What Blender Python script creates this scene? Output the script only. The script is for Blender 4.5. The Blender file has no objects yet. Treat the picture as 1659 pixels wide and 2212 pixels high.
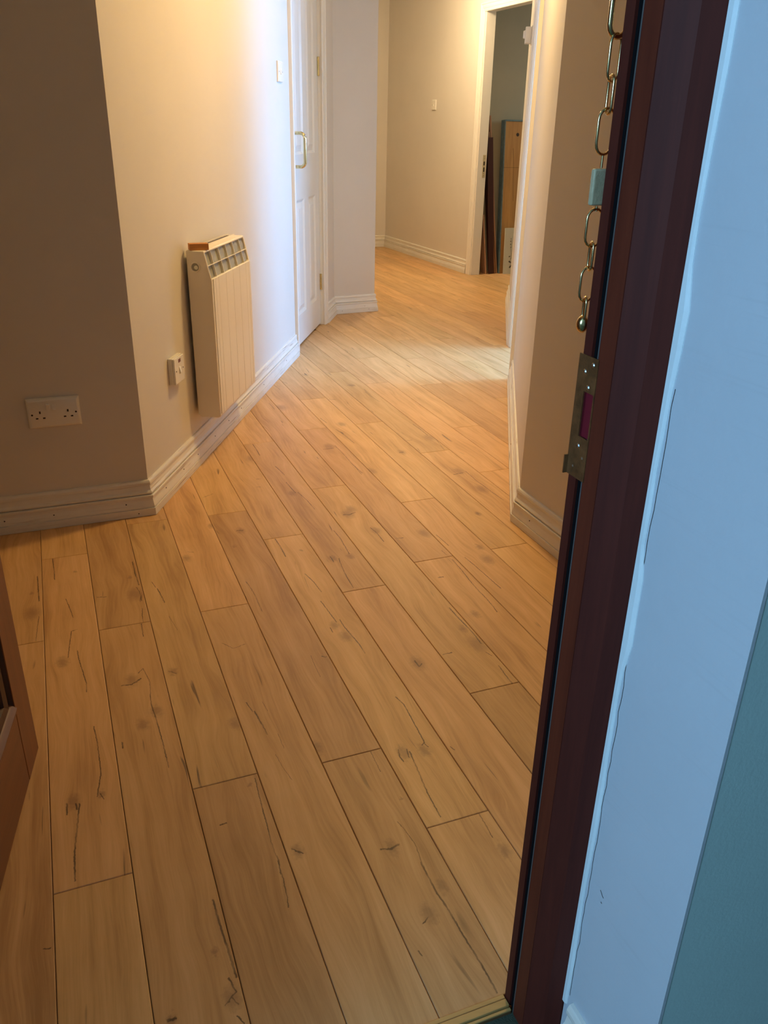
import bpy, bmesh, math, random
from mathutils import Matrix, Vector
D = bpy.data
SC = bpy.context.scene
COL = SC.collection
random.seed(7)

# ------------------------------------------------------------------ camera
cam_d = D.cameras.new('camera'); cam = D.objects.new('camera', cam_d); COL.objects.link(cam)
PITCH, ROLL, FPX = math.radians(24.8556), math.radians(1.2227), 1783.22
fw = Vector((0, math.cos(PITCH), -math.sin(PITCH)))
up0 = Vector((0, math.sin(PITCH), math.cos(PITCH)))
rt = Vector((1, 0, 0)) * math.cos(ROLL) + up0 * math.sin(ROLL)
up = -Vector((1, 0, 0)) * math.sin(ROLL) + up0 * math.cos(ROLL)
m = Matrix.Identity(4)
for i in range(3):
    m[i][0], m[i][1], m[i][2] = rt[i], up[i], -fw[i]
m[2][3] = 1.14
cam.matrix_world = m
cam_d.sensor_fit = 'VERTICAL'; cam_d.sensor_height = 36.0; cam_d.lens = FPX / 2212 * 36.0
cam_d.clip_start = 0.02; cam_d.clip_end = 60
SC.camera = cam

# ------------------------------------------------------------------ world, lights, exposure
w = D.worlds.new('world'); SC.world = w; w.use_nodes = True
bg = w.node_tree.nodes['Background']; bg.inputs[0].default_value = (0.45, 0.6, 0.8, 1); bg.inputs[1].default_value = 0.006
SC.view_settings.view_transform = 'Standard'; SC.view_settings.look = 'None'
SC.view_settings.gamma = 1.0; SC.view_settings.use_curve_mapping = False
SC.view_settings.exposure = 0.0
try:
    SC.cycles.max_bounces = 8; SC.cycles.diffuse_bounces = 5; SC.cycles.caustics_reflective = False
    SC.cycles.use_denoising = True
except Exception:
    pass

def area(name, loc, aim, sx, sy, power, col):
    l = D.lights.new(name, 'AREA'); l.shape = 'RECTANGLE'; l.size = sx; l.size_y = sy
    l.energy = power; l.color = col
    o = D.objects.new(name, l); COL.objects.link(o)
    o.location = loc
    o.rotation_euler = (Vector(aim) - Vector(loc)).to_track_quat('-Z', 'Z').to_euler()
    return o
# daylight through the side room's window, and through the stairwell window behind the viewer
# (stronger nearer the doorway, weaker beyond: split added to shape the daylight's edges)
area('side_room_daylight', (3.245, 4.60, 1.50), (0.9, 4.88, 1.50), 0.30, 1.10, 132, (0.20, 0.50, 1.0))
area('side_room_daylight', (3.305, 5.08, 1.50), (0.9, 5.36, 1.50), 0.58, 1.10, 88, (0.20, 0.50, 1.0))
area('stairwell_daylight', (-1.95, -1.25, 1.80), (0.3, 0.6, 1.25), 0.9, 1.0, 74, (0.35, 0.66, 1.0))
area('store_fill', (2.35, 7.55, 1.5), (1.0, 7.3, 1.0), 0.6, 0.9, 5.0, (0.75, 0.92, 0.85))  # fill added to brighten the dark store, with no window behind it
LAMP1 = (0.24, 3.2, 2.27); LAMP2 = (0.22, 6.95, 2.27)
WARM = (1.0, 0.64, 0.225); WARM2 = (1.0, 0.76, 0.44)

# ------------------------------------------------------------------ plan geometry (metres, viewer stands at x=0, y=0)
E1 = Vector((0.92774, 0.37323)); E2 = Vector((-0.37323, 0.92774))
P0 = Vector((0.1901, 0.7928))          # inner corner of the entrance frame
D2 = Vector((0.1194, 0.9929)); N2 = Vector((0.9929, -0.1194))   # hall direction, left wall normal
SK = 0.022                              # skirting thickness
A = Vector((-0.733, 2.402)); CEIL = 2.36
def UV(u, v): return P0 + E1 * u + E2 * v

# ------------------------------------------------------------------ node helpers
def new_mat(name):
    mt = D.materials.new(name); mt.use_nodes = True
    nt = mt.node_tree; nt.nodes.clear()
    out = nt.nodes.new('ShaderNodeOutputMaterial'); p = nt.nodes.new('ShaderNodeBsdfPrincipled')
    nt.links.new(p.outputs[0], out.inputs[0])
    return mt, nt, p
class NG:
    """tiny node-tree writer"""
    def __init__(s, nt): s.nt = nt
    def n(s, typ, ins=None, **kw):
        nd = s.nt.nodes.new(typ)
        for k, v in kw.items(): setattr(nd, k, v)
        for k, v in (ins or {}).items():
            i = nd.inputs[k]
            if hasattr(v, 'is_output'): s.nt.links.new(v, i)
            else: i.default_value = v
        return nd
    def math(s, op, a, b=0.0, c=0.0, clamp=False):
        nd = s.n('ShaderNodeMath', {0: a, 1: b, 2: c}, operation=op); nd.use_clamp = clamp; return nd.outputs[0]
    def vm(s, op, a, b=(0, 0, 0)):
        nd = s.n('ShaderNodeVectorMath', {0: a, 1: b}, operation=op)
        return nd.outputs[1] if op in ('DOT_PRODUCT', 'LENGTH', 'DISTANCE') else nd.outputs[0]
    def mapr(s, v, a, b, c, d, smooth=False):
        nd = s.n('ShaderNodeMapRange', {0: v, 1: a, 2: b, 3: c, 4: d})
        if smooth: nd.interpolation_type = 'SMOOTHSTEP'
        return nd.outputs[0]
    def mix(s, f, a, b, blend='MIX'):
        nd = s.n('ShaderNodeMix', {0: f, 6: a, 7: b}, data_type='RGBA', blend_type=blend); return nd.outputs[2]
    def noise(s, vec, scale, detail=2.0, rough=0.5, dist=0.0, dims='3D'):
        nd = s.n('ShaderNodeTexNoise', {'Vector': vec, 'Scale': scale, 'Detail': detail, 'Roughness': rough, 'Distortion': dist}, noise_dimensions=dims)
        return nd.outputs[0]
def rgb(r, g, b): return (r, g, b, 1.0)

def paint(name, col, rough=0.55, var=0.05, nscale=3.0, bump=0.04, bscale=220.0, dirt=None, dirt_amt=0.0, spec=0.5, metal=0.0, coat=0.0):
    mt, nt, p = new_mat(name); g = NG(nt)
    co = g.n('ShaderNodeTexCoord').outputs['Object']
    nz = g.noise(co, nscale, 4, 0.6)
    v = g.mapr(nz, 0.3, 0.7, 1 - var, 1 + var)
    c = g.mix(1.0, rgb(*col), g.n('ShaderNodeCombineColor', {0: v, 1: v, 2: v}).outputs[0], 'MULTIPLY')
    if dirt:
        # long scuffs running with the board, plus faint grime patches
        sv = g.n('ShaderNodeCombineXYZ', {0: g.math('MULTIPLY', g.vm('DOT_PRODUCT', co, (0.12, 0.99, 0.0)), 5.0), 1: g.math('MULTIPLY', g.vm('DOT_PRODUCT', co, (0.99, -0.12, 0.0)), 30.0 if dirt_amt > .5 else 8.0), 2: g.math('MULTIPLY', g.vm('DOT_PRODUCT', co, (0, 0, 1.0)), 170.0)}).outputs[0]
        d = g.math('MULTIPLY', g.mapr(g.noise(sv, 1.0, 3, 0.6), 0.56, 0.70, 0, 1), g.mapr(g.noise(co, 5.0, 2, 0.5), 0.42, 0.62, 0.15, 1))
        f = g.math('MULTIPLY', d, dirt_amt)
        c = g.mix(f, c, rgb(*dirt))
    nt.links.new(c, p.inputs['Base Color'])
    p.inputs['Roughness'].default_value = rough; p.inputs['Metallic'].default_value = metal
    p.inputs['Specular IOR Level'].default_value = spec
    if coat: p.inputs['Coat Weight'].default_value = coat; p.inputs['Coat Roughness'].default_value = 0.15
    if bump:
        b = g.n('ShaderNodeBump', {'Height': g.noise(co, bscale, 3, 0.6), 'Strength': bump, 'Distance': 0.002})
        nt.links.new(b.outputs[0], p.inputs['Normal'])
    return mt

def wood(name, dark, light, rough=0.4, axis=2, scale=26.0, coat=0.0):
    mt, nt, p = new_mat(name); g = NG(nt)
    co = g.n('ShaderNodeTexCoord').outputs['Object']
    st = [1.0, 1.0, 1.0]; st[axis] = 0.06
    v = g.vm('MULTIPLY', co, tuple(st))
    a = g.noise(v, scale, 5, 0.6, 0.6); b = g.noise(v, scale * 7, 3, 0.6)
    f = g.math('ADD', g.math('MULTIPLY', a, 0.75), g.math('MULTIPLY', b, 0.25))
    c = g.mix(g.mapr(f, 0.35, 0.65, 0, 1), rgb(*dark), rgb(*light))
    nt.links.new(c, p.inputs['Base Color']); p.inputs['Roughness'].default_value = rough
    if rough > .55: p.inputs['Specular IOR Level'].default_value = 0.3
    if coat: p.inputs['Coat Weight'].default_value = coat; p.inputs['Coat Roughness'].default_value = 0.25
    bp = g.n('ShaderNodeBump', {'Height': b, 'Strength': 0.08, 'Distance': 0.001})
    nt.links.new(bp.outputs[0], p.inputs['Normal'])
    return mt

# -------- oak laminate: shared grain group, crack groups, one material per printed board
def make_oak_group():
    nt = D.node_groups.new('oak_grain', 'ShaderNodeTree')
    nt.interface.new_socket('P', in_out='INPUT', socket_type='NodeSocketVector')
    nt.interface.new_socket('Color', in_out='OUTPUT', socket_type='NodeSocketColor')
    nt.interface.new_socket('Height', in_out='OUTPUT', socket_type='NodeSocketFloat')
    g = NG(nt); gi = g.n('NodeGroupInput'); go = g.n('NodeGroupOutput'); P = gi.outputs[0]
    rnd = g.n('ShaderNodeObjectInfo').outputs['Random']
    sh = g.n('ShaderNodeCombineXYZ', {0: g.math('MULTIPLY', rnd, 37.0), 1: g.math('MULTIPLY', rnd, 91.0), 2: g.math('MULTIPLY', rnd, 13.0)}).outputs[0]
    Q = g.vm('ADD', P, sh)
    warp = g.noise(g.vm('MULTIPLY', Q, (9.0, 2.4, 1.0)), 1.0, 2, 0.5)
    Qw = g.vm('ADD', Q, g.n('ShaderNodeCombineXYZ', {0: g.math('MULTIPLY', warp, 0.085), 1: 0.0, 2: 0.0}).outputs[0])
    broad = g.noise(g.vm('MULTIPLY', Qw, (26.0, 1.5, 1.0)), 1.0, 3, 0.55)
    streak = g.noise(g.vm('MULTIPLY', Qw, (150.0, 5.0, 1.0)), 1.0, 4, 0.65)
    fine = g.noise(g.vm('MULTIPLY', Qw, (620.0, 22.0, 1.0)), 1.0, 3, 0.6)
    blot = g.noise(g.vm('MULTIPLY', Q, (14.0, 5.0, 1.0)), 1.0, 3, 0.5)
    f = g.math('ADD', g.math('ADD', g.math('MULTIPLY', broad, 0.46), g.math('MULTIPLY', streak, 0.26)), g.math('ADD', g.math('MULTIPLY', fine, 0.10), g.math('MULTIPLY', blot, 0.18)))
    cr = g.n('ShaderNodeValToRGB', {0: f}); e = cr.color_ramp
    e.elements[0].position = 0.36; e.elements[0].color = (0.470, 0.262, 0.104, 1)
    e.elements[1].position = 0.63; e.elements[1].color = (0.760, 0.485, 0.232, 1)
    k = e.elements.new(0.49); k.color = (0.640, 0.387, 0.165, 1)
    tone = g.mapr(rnd, 0, 1, 0.86, 1.08); t2 = g.mapr(g.math('FRACT', g.math('MULTIPLY', rnd, 7.3)), 0, 1, 0.965, 1.02)
    c = g.mix(1.0, cr.outputs[0], g.n('ShaderNodeCombineColor', {0: tone, 1: g.math('MULTIPLY', tone, t2), 2: tone}).outputs[0], 'MULTIPLY')
    # small natural checks, the same on every board of the print run
    ck = g.noise(g.vm('MULTIPLY', Qw, (95.0, 7.0, 1.0)), 1.0, 1, 0.4)
    ck2 = g.noise(g.vm('MULTIPLY', Q, (8.0, 6.0, 1.0)), 1.0, 1, 0.4)
    m_ = g.math('MULTIPLY', g.mapr(ck, 0.705, 0.76, 0, 1), g.mapr(ck2, 0.55, 0.66, 0, 0.75))
    c = g.mix(m_, c, (0.10, 0.055, 0.03, 1))
    nt.links.new(c, go.inputs[0])
    nt.links.new(g.math('ADD', g.math('MULTIPLY', streak, 0.5), g.math('MULTIPLY', fine, 0.35)), go.inputs[1])
    return nt
def make_seg_group():
    nt = D.node_groups.new('crack_segment', 'ShaderNodeTree')
    for s_, t_ in (('P', 'NodeSocketVector'), ('A', 'NodeSocketVector'), ('BA', 'NodeSocketVector'), ('InvLen2', 'NodeSocketFloat'), ('W', 'NodeSocketFloat'), ('Prev', 'NodeSocketFloat')):
        nt.interface.new_socket(s_, in_out='INPUT', socket_type=t_)
    nt.interface.new_socket('Mask', in_out='OUTPUT', socket_type='NodeSocketFloat')
    g = NG(nt); gi = g.n('NodeGroupInput'); go = g.n('NodeGroupOutput'); o = gi.outputs
    pa = g.vm('SUBTRACT', o[0], o[1])
    h = g.math('MULTIPLY', g.vm('DOT_PRODUCT', pa, o[2]), o[3], clamp=True)
    pr = g.n('ShaderNodeVectorMath', {0: o[2], 'Scale': h}, operation='SCALE').outputs[0]
    d = g.vm('LENGTH', g.vm('SUBTRACT', pa, pr))
    mk = g.n('ShaderNodeMapRange', {0: d, 1: g.math('MULTIPLY', o[4], 0.35), 2: o[4], 3: 1.0, 4: 0.0}).outputs[0]
    nt.links.new(g.math('MAXIMUM', mk, o[5]), go.inputs[0])
    return nt
OAK = make_oak_group(); SEG = make_seg_group()
def oak_mat(name, cracks=(), smudges=()):
    mt, nt, p = new_mat(name); g = NG(nt)
    co = g.n('ShaderNodeTexCoord').outputs['Object']
    P = g.n('ShaderNodeVectorMath', {0: co, 1: (1, 1, 0)}, operation='MULTIPLY').outputs[0]
    # the grain bends round each knot
    Pw = P
    for r, x, y in smudges[:4]:
        r *= 0.001; c_ = Vector((x * .001, y * .001, 0))
        dd = g.vm('SUBTRACT', P, tuple(c_))
        l = g.vm('LENGTH', g.vm('MULTIPLY', dd, (1, 0.45, 0)))
        k = g.math('MULTIPLY', g.mapr(l, 0, r * 2.2, 1, 0, True), 0.55)
        Pw = g.vm('SUBTRACT', Pw, g.n('ShaderNodeVectorMath', {0: g.vm('MULTIPLY', dd, (1, 0.3, 0)), 'Scale': k}, operation='SCALE').outputs[0])
    ok = g.n('ShaderNodeGroup', node_tree=OAK); nt.links.new(Pw, ok.inputs[0])
    col = ok.outputs[0]; hgt = ok.outputs[1]
    if cracks or smudges:
        jit = g.n('ShaderNodeTexNoise', {'Vector': P, 'Scale': 130.0, 'Detail': 3.0})
        j = g.vm('MULTIPLY', g.vm('SUBTRACT', jit.outputs[1], (0.5, 0.5, 0.5)), (0.0034, 0.010, 0))
        Pj = g.vm('ADD', P, j)
        for r, x, y in smudges:
            r *= 0.001
            dd = g.vm('LENGTH', g.vm('MULTIPLY', g.vm('SUBTRACT', g.vm('ADD', P, g.vm('MULTIPLY', j, (4, 3, 0))), (x * .001, y * .001, 0)), (1, 0.62, 0)))
            k = g.math('MULTIPLY', g.mapr(dd, r * 0.15, r * 1.35, 1, 0, True), 0.46)
            col = g.mix(k, col, (0.205, 0.105, 0.058, 1))
        prev = None
        if sum(len(q) - 1 for _, q in cracks) > 20:
            cracks = [(wd, q if len(q) < 4 else q[:1] + q[1:-1:2] + q[-1:]) for wd, q in cracks]
        for wd, pts in cracks:
            for (x0, y0), (x1, y1) in zip(pts[:-1], pts[1:]):
                a = Vector((x0, y0, 0)) * .001; ba = Vector((x1, y1, 0)) * .001 - a
                s = g.n('ShaderNodeGroup', node_tree=SEG)
                nt.links.new(Pj, s.inputs[0]); s.inputs[1].default_value = a; s.inputs[2].default_value = ba
                s.inputs[3].default_value = 1.0 / max(ba.length_squared, 1e-8); s.inputs[4].default_value = wd * 0.00105
                if prev is not None: nt.links.new(prev, s.inputs[5])
                prev = s.outputs[0]
        if prev is not None:
            thin = g.noise(g.vm('MULTIPLY', P, (1, .4, 0)), 60.0, 2, 0.5)
            f = g.math('MULTIPLY', prev, g.mapr(thin, 0.3, 0.55, 0.35, 0.86))
            col = g.mix(f, col, (0.070, 0.036, 0.022, 1))
            hgt = g.math('SUBTRACT', hgt, g.math('MULTIPLY', prev, 0.8))
    nt.links.new(col, p.inputs['Base Color'])
    p.inputs['Roughness'].default_value = 0.42
    rr = g.mapr(hgt, 0.2, 0.7, 0.50, 0.38); nt.links.new(rr, p.inputs['Roughness'])
    p.inputs['Specular IOR Level'].default_value = 0.45
    bp = g.n('ShaderNodeBump', {'Height': hgt, 'Strength': 0.12, 'Distance': 0.0010})
    nt.links.new(bp.outputs[0], p.inputs['Normal'])
    return mt

M = {}
M['wall'] = paint('magnolia_emulsion', (0.70, 0.665, 0.61), 0.62, 0.025, 2.0, 0.10, 260)
M['ceil'] = paint('white_ceiling', (0.78, 0.76, 0.72), 0.8, 0.02)
M['gloss'] = paint('white_gloss', (0.80, 0.77, 0.71), 0.32, 0.02, 2.0, 0.03, 60)
M['skirt'] = paint('worn_white_skirting', (0.78, 0.76, 0.70), 0.38, 0.06, 5.0, 0.06, 60, dirt=(0.32, 0.21, 0.12), dirt_amt=0.35)
M['skirt_dirty'] = paint('scuffed_skirting', (0.76, 0.74, 0.68), 0.42, 0.08, 5.0, 0.06, 60, dirt=(0.22, 0.13, 0.07), dirt_amt=0.8)
M['plastic'] = paint('white_plastic', (0.82, 0.80, 0.74), 0.22, 0.01, 3, 0)
M['hole'] = paint('dark_hole', (0.03, 0.015, 0.008), 0.7, 0.0, 3, 0)
M['neon'] = paint('neon_window', (0.16, 0.04, 0.02), 0.3, 0.0, 3, 0)
M['brass'] = paint('brass', (0.78, 0.60, 0.30), 0.22, 0.08, 40, 0.02, metal=1.0)
M['oldbrass'] = paint('tarnished_brass', (0.17, 0.070, 0.024), 0.45, 0.4, 60, 0.3, 200, metal=0.15)
M['dullbrass'] = paint('pale_dull_brass', (0.52, 0.44, 0.27), 0.5, 0.15, 90, 0.3, 200)
M['dullbrass'].name = 'pale_dull_brass'
M['landing'] = paint('landing_wall', (0.30, 0.30, 0.28), 0.8, 0.03)
M['steel'] = paint('pale_steel', (0.62, 0.62, 0.58), 0.3, 0.05, 40, 0, metal=1.0)
M['heater'] = paint('cream_heater_enamel', (0.80, 0.75, 0.66), 0.30, 0.02, 5, 0)
M['baffle'] = paint('grey_baffle', (0.33, 0.33, 0.29), 0.5, 0.1, 30, 0)
M['mahog'] = wood('mahogany_frame', (0.060, 0.0095, 0.0062), (0.098, 0.017, 0.010), 0.6, 2, 30, 0.0)
M['mahog2'] = wood('mahogany_warm_lit', (0.090, 0.015, 0.0065), (0.14, 0.026, 0.011), 0.6, 2, 30, 0.0)  # same frame wood, warm reflected light put into a redder colour
M['leaf'] = wood('hardwood_door', (0.13, 0.038, 0.012), (0.22, 0.068, 0.022), 0.42, 2, 24, 0.05)
M['leafh'] = wood('hardwood_rail', (0.13, 0.038, 0.012), (0.22, 0.068, 0.022), 0.42, 0, 24, 0.05)
M['leafd'] = wood('dark_bead', (0.05, 0.02, 0.012), (0.09, 0.035, 0.02), 0.45, 2, 24)
M['seal'] = paint('black_seal', (0.006, 0.006, 0.007), 0.9, 0, 3, 0, spec=0.08)
M['sealg'] = paint('grey_seal', (0.10, 0.10, 0.095), 0.7, 0.1, 30, 0)
M['maroon'] = paint('maroon_recess', (0.16, 0.008, 0.02), 0.5, 0.1, 30, 0)
M['reveal'] = paint('lilac_white_reveal', (0.56, 0.59, 0.64), 0.6, 0.03, 3.5, 0.25, 90, dirt=(0.35, 0.36, 0.38), dirt_amt=0.10)
M['filler'] = paint('pale_filler', (0.80, 0.86, 0.88), 0.6, 0.04, 12, 0.3, 120)
M['outer'] = paint('sage_landing_wall', (0.56, 0.72, 0.70), 0.7, 0.03, 3, 0.15, 200)
M['carpet'] = paint('green_carpet', (0.055, 0.075, 0.05), 0.95, 0.3, 60, 0.8, 400)
M['strip'] = wood('oak_threshold', (0.50, 0.30, 0.10), (0.60, 0.37, 0.13), 0.4, 0, 30)
M['sub'] = paint('underlay', (0.16, 0.075, 0.022), 0.9, 0.1, 20, 0)
M['room2'] = paint('olive_wall', (0.50, 0.45, 0.34), 0.8, 0.06, 2, 0.1)
M['cork'] = wood('cork_block', (0.42, 0.17, 0.05), (0.60, 0.28, 0.09), 0.6, 0, 30)
M['bluewrap'] = paint('blue_wrap', (0.13, 0.20, 0.24), 0.35, 0.25, 20, 0.1, 60)
M['oakface'] = wood('laminate_face', (0.34, 0.17, 0.055), (0.52, 0.30, 0.11), 0.45, 2, 20)
M['boardm'] = wood('maroon_board', (0.035, 0.010, 0.009), (0.06, 0.018, 0.015), 0.5, 2, 20)
M['boardb'] = wood('brown_board', (0.36, 0.19, 0.11), (0.55, 0.32, 0.20), 0.5, 2, 20)
M['panelw'] = paint('white_panel', (0.60, 0.60, 0.52), 0.5, 0.03, 5, 0)
M['ink'] = paint('grey_ink', (0.10, 0.085, 0.07), 0.6, 0.1, 5, 0)
def emit(name, col, s):
    mt, nt, p = new_mat(name); p.inputs['Base Color'].default_value = rgb(*col)
    p.inputs['Emission Color'].default_value = rgb(*col); p.inputs['Emission Strength'].default_value = s
    return mt
M['glow'] = emit('lamp_opal', (1.0, 0.62, 0.30), 4.0)

# ------------------------------------------------------------------ mesh helpers
def link(name, bm, mat, parent=None, mtx=None, smooth=False, bevel=0.0):
    me = D.meshes.new(name); bmesh.ops.recalc_face_normals(bm, faces=bm.faces[:])
    bm.to_mesh(me); bm.free(); me.materials.append(mat)
    if smooth:
        for f in me.polygons: f.use_smooth = True
    o = D.objects.new(name, me); COL.objects.link(o)
    if parent is not None: o.parent = parent
    if mtx is not None: o.matrix_local = mtx
    if bevel:
        b = o.modifiers.new('bevel', 'BEVEL'); b.width = bevel; b.segments = 3; b.limit_method = 'ANGLE'; b.angle_limit = 0.6
        for f in me.polygons: f.use_smooth = True
        b.harden_normals = False
        try: me.set_sharp_from_angle(angle=0.7)
        except Exception: pass
    return o
def box(bm, x0, x1, y0, y1, z0, z1):
    v = [bm.verts.new(c) for c in ((x0,y0,z0),(x1,y0,z0),(x1,y1,z0),(x0,y1,z0),(x0,y0,z1),(x1,y0,z1),(x1,y1,z1),(x0,y1,z1))]
    for f in ((0,3,2,1),(4,5,6,7),(0,1,5,4),(1,2,6,5),(2,3,7,6),(3,0,4,7)): bm.faces.new([v[i] for i in f])
def B(*a): 
    bm = bmesh.new(); box(bm, *a); return bm
def prism(bm, pts, z0, z1):
    a = [bm.verts.new((p[0], p[1], z0)) for p in pts]; b = [bm.verts.new((p[0], p[1], z1)) for p in pts]; n = len(pts)
    bm.faces.new(a[::-1]); bm.faces.new(b)
    for i in range(n): bm.faces.new((a[i], a[(i+1) % n], b[(i+1) % n], b[i]))
def sweep(bm, prof, f0, f1):
    """loft a closed profile between two placements (functions mapping profile point -> xyz)"""
    a = [bm.verts.new(f0(p)) for p in prof]; b = [bm.verts.new(f1(p)) for p in prof]; n = len(prof)
    for i in range(n): bm.faces.new((a[i], a[(i+1) % n], b[(i+1) % n], b[i]))
    bm.faces.new(a[::-1]); bm.faces.new(b)
def tube(bm, pts, r, seg=10, closed=False, flat=1.0):
    pts = [Vector(p) for p in pts]; n = len(pts); rings = []
    for i, p in enumerate(pts):
        if closed: t = (pts[(i+1) % n] - pts[i-1]).normalized()
        else: t = (pts[min(i+1, n-1)] - pts[max(i-1, 0)]).normalized()
        ref = Vector((0, 0, 1)) if abs(t.z) < 0.9 else Vector((0, 1, 0))
        if closed: ref = tube.ref if hasattr(tube, 'ref') and tube.ref else ref
        a = t.cross(ref).normalized(); b = t.cross(a).normalized()
        rings.append([bm.verts.new(p + (a * math.cos(2*math.pi*k/seg) + b * math.sin(2*math.pi*k/seg) * flat) * r) for k in range(seg)])
    m_ = n if closed else n - 1
    for i in range(m_):
        for k in range(seg):
            bm.faces.new((rings[i][k], rings[i][(k+1) % seg], rings[(i+1) % n][(k+1) % seg], rings[(i+1) % n][k]))
    if not closed: bm.faces.new(rings[0][::-1]); bm.faces.new(rings[-1])
def cyl(bm, c, axis, r, h, seg=24, r2=None):
    c = Vector(c); ax = Vector(axis).normalized(); ref = Vector((0,0,1)) if abs(ax.z) < .9 else Vector((1,0,0))
    a = ax.cross(ref).normalized(); b = ax.cross(a); r2 = r if r2 is None else r2
    A_ = [bm.verts.new(c + (a*math.cos(t) + b*math.sin(t))*r) for t in [2*math.pi*k/seg for k in range(seg)]]
    B_ = [bm.verts.new(c + ax*h + (a*math.cos(t) + b*math.sin(t))*r2) for t in [2*math.pi*k/seg for k in range(seg)]]
    bm.faces.new(A_[::-1]); bm.faces.new(B_)
    for i in range(seg): bm.faces.new((A_[i], A_[(i+1)%seg], B_[(i+1)%seg], B_[i]))
def wall_mtx(origin, normal, z=0.0):
    """X to the right as seen facing the wall, Y into the wall, Z up"""
    y = -Vector(normal).normalized(); x = Vector((y.y, -y.x))
    mt = Matrix.Identity(4)
    mt[0][0], mt[1][0] = x.x, x.y; mt[0][1], mt[1][1] = y.x, y.y
    mt[0][3], mt[1][3], mt[2][3] = origin[0], origin[1], z
    return mt
def thing(name, label, cat, mtx, group=None):
    o = D.objects.new(name, None); COL.objects.link(o); o.matrix_world = mtx; o.empty_display_size = 0.05
    o['label'] = label; o['category'] = cat
    if group: o['group'] = group
    return o
def tag(o, label, cat, group=None):
    o['label'] = label; o['category'] = cat
    if group: o['group'] = group
    return o
def struct(o): o['kind'] = 'structure'; return o
def sempty(name, mtx=None):
    o = D.objects.new(name, None); COL.objects.link(o); o.empty_display_size = 0.05
    if mtx is not None: o.matrix_world = mtx
    o['kind'] = 'structure'; return o

# ------------------------------------------------------------------ room shell
def isect(p, d, q, e):
    k = ((q.x - p.x) * e.y - (q.y - p.y) * e.x) / (d.x * e.y - d.y * e.x); return p + d * k
def miter(n1, n2): return (n1 + n2) / (1 + n1.dot(n2))
F0 = Vector((0.660, 7.5015)); FD = Vector((0.387, -0.922)).normalized(); NF = Vector((-0.922, -0.387)).normalized()
M0 = Vector((0.408, 2.414)); C0 = Vector((-0.346, 5.624)); D4 = Vector((0.892, 0.4524)).normalized(); N4 = Vector((0.4524, -0.892)).normalized()
Dp = Vector((-0.070, 5.764)); E0 = Vector((-0.063, 9.223))
f1 = A + E2 * SK; f2 = A - N2 * SK; f4 = C0 - N4 * SK; f5 = Dp - E1 * SK; f6 = E0 + E2 * SK; fF = F0 - NF * SK
fR = M0 + N2 * SK; fM = M0 + E1 * SK
cA = isect(f1, E1, f2, D2); cC = isect(f2, D2, f4, D4); cD = isect(f4, D4, f5, E2); cDE = isect(f5, E2, f6, E1)
cE = isect(f6, E1, fF, FD); cM = isect(fR, D2, fM, E2)
def W2p(s): return isect(f2, D2, A + D2 * s, N2)          # point on left hall wall face, s metres past the near corner
def Rp(s): return isect(fR, D2, M0 + D2 * s, N2)
def Fp(s): return isect(fF, FD, F0 + FD * s, NF)
cK = Rp(3.859)
cMF = UV(0.829, 0.0)
T = 0.10
def wall(name, p, q, n, z0=0.0, z1=CEIL, mp=None, mq=None, t=T, mat='wall'):
    mp = n if mp is None else mp; mq = n if mq is None else mq
    bm = bmesh.new(); prism(bm, [p, q, q - mq * t, p - mp * t], z0, z1)
    return struct(link(name, bm, M[mat]))
mA = miter(-E2, N2); mC = miter(N2, N4); mD = miter(N4, E1); mDE = miter(E1, -E2); mE = miter(-E2, NF)
mM = miter(-N2, -E1); mK = miter(-N2, E2)
cL = UV(-1.55, 0) ; cWL = isect(f1, E1, cL, E2); mWL = miter(E1, -E2)
wall('wall_entry_left', cL, cWL, E1, mq=mWL)
wall('wall_entry_back', cWL, cA, -E2, mp=mWL, mq=mA)
wall('wall_hall_left', cA, W2p(2.19), N2, mp=mA)
wall('wall_closet_head', W2p(2.19), W2p(2.925), N2, z0=2.02)
wall('wall_hall_left_end', W2p(2.925), cC, N2, mq=mC)
wall('wall_hall_pier', cC, cD, N4, mp=mC, mq=mD)
wall('wall_recess_left', cD, cDE, E1, mp=mD, mq=mDE)
wall('wall_back', cDE, cE, -E2, mp=mDE, mq=mE)
wall('wall_far', cE, Fp(0.080), NF, mp=mE, t=0.08)
wall('wall_far_head', Fp(0.080), Fp(0.850), NF, z0=1.999, t=0.08)
wall('wall_far_end', Fp(0.850), Fp(1.35), NF, t=0.08)
wall('wall_hall_right', cM, Rp(1.70), -N2, mp=mM)
wall('wall_opening_head', Rp(1.70), Rp(2.392), -N2, z0=2.02)
wall('wall_hall_right_far', Rp(2.392), cK, -N2, mq=mK)
wall('wall_recess_right', cK, cK + E1 * 0.34, E2, mp=mK)
wall('wall_entry_right', cMF, cM, -E1, mq=mM)
# front wall with the entrance opening
def uvprism(name, pts, z0, z1, mat, parent=None):
    bm = bmesh.new(); prism(bm, [UV(*p) for p in pts], z0, z1)
    o = link(name, bm, M[mat], parent)
    return o if parent is not None else struct(o)
uvprism('wall_front_right', [(0.045, 0), (1.4, 0), (1.4, -0.0875), (0.045, -0.0875)], 0, CEIL, 'wall')
uvprism('wall_front_left', [(-1.65, 0), (-0.845, 0), (-0.845, -0.0875), (-1.65, -0.0875)], 0, CEIL, 'wall')
uvprism('wall_front_head', [(-0.845, 0), (0.045, 0), (0.045, -0.0875), (-0.845, -0.0875)], 2.06, CEIL, 'wall')
rev = uvprism('wall_reveal_right', [(0.032, -0.0885), (0.036, -0.0885), (0.036, -0.2400), (0.032, -0.2400)], 0, CEIL, 'reveal')
uvprism('wall_landing_right', [(0.0362, -0.0885), (1.9, -0.0885), (1.9, -0.2395), (0.0362, -0.2395)], 0, CEIL, 'outer')
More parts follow.
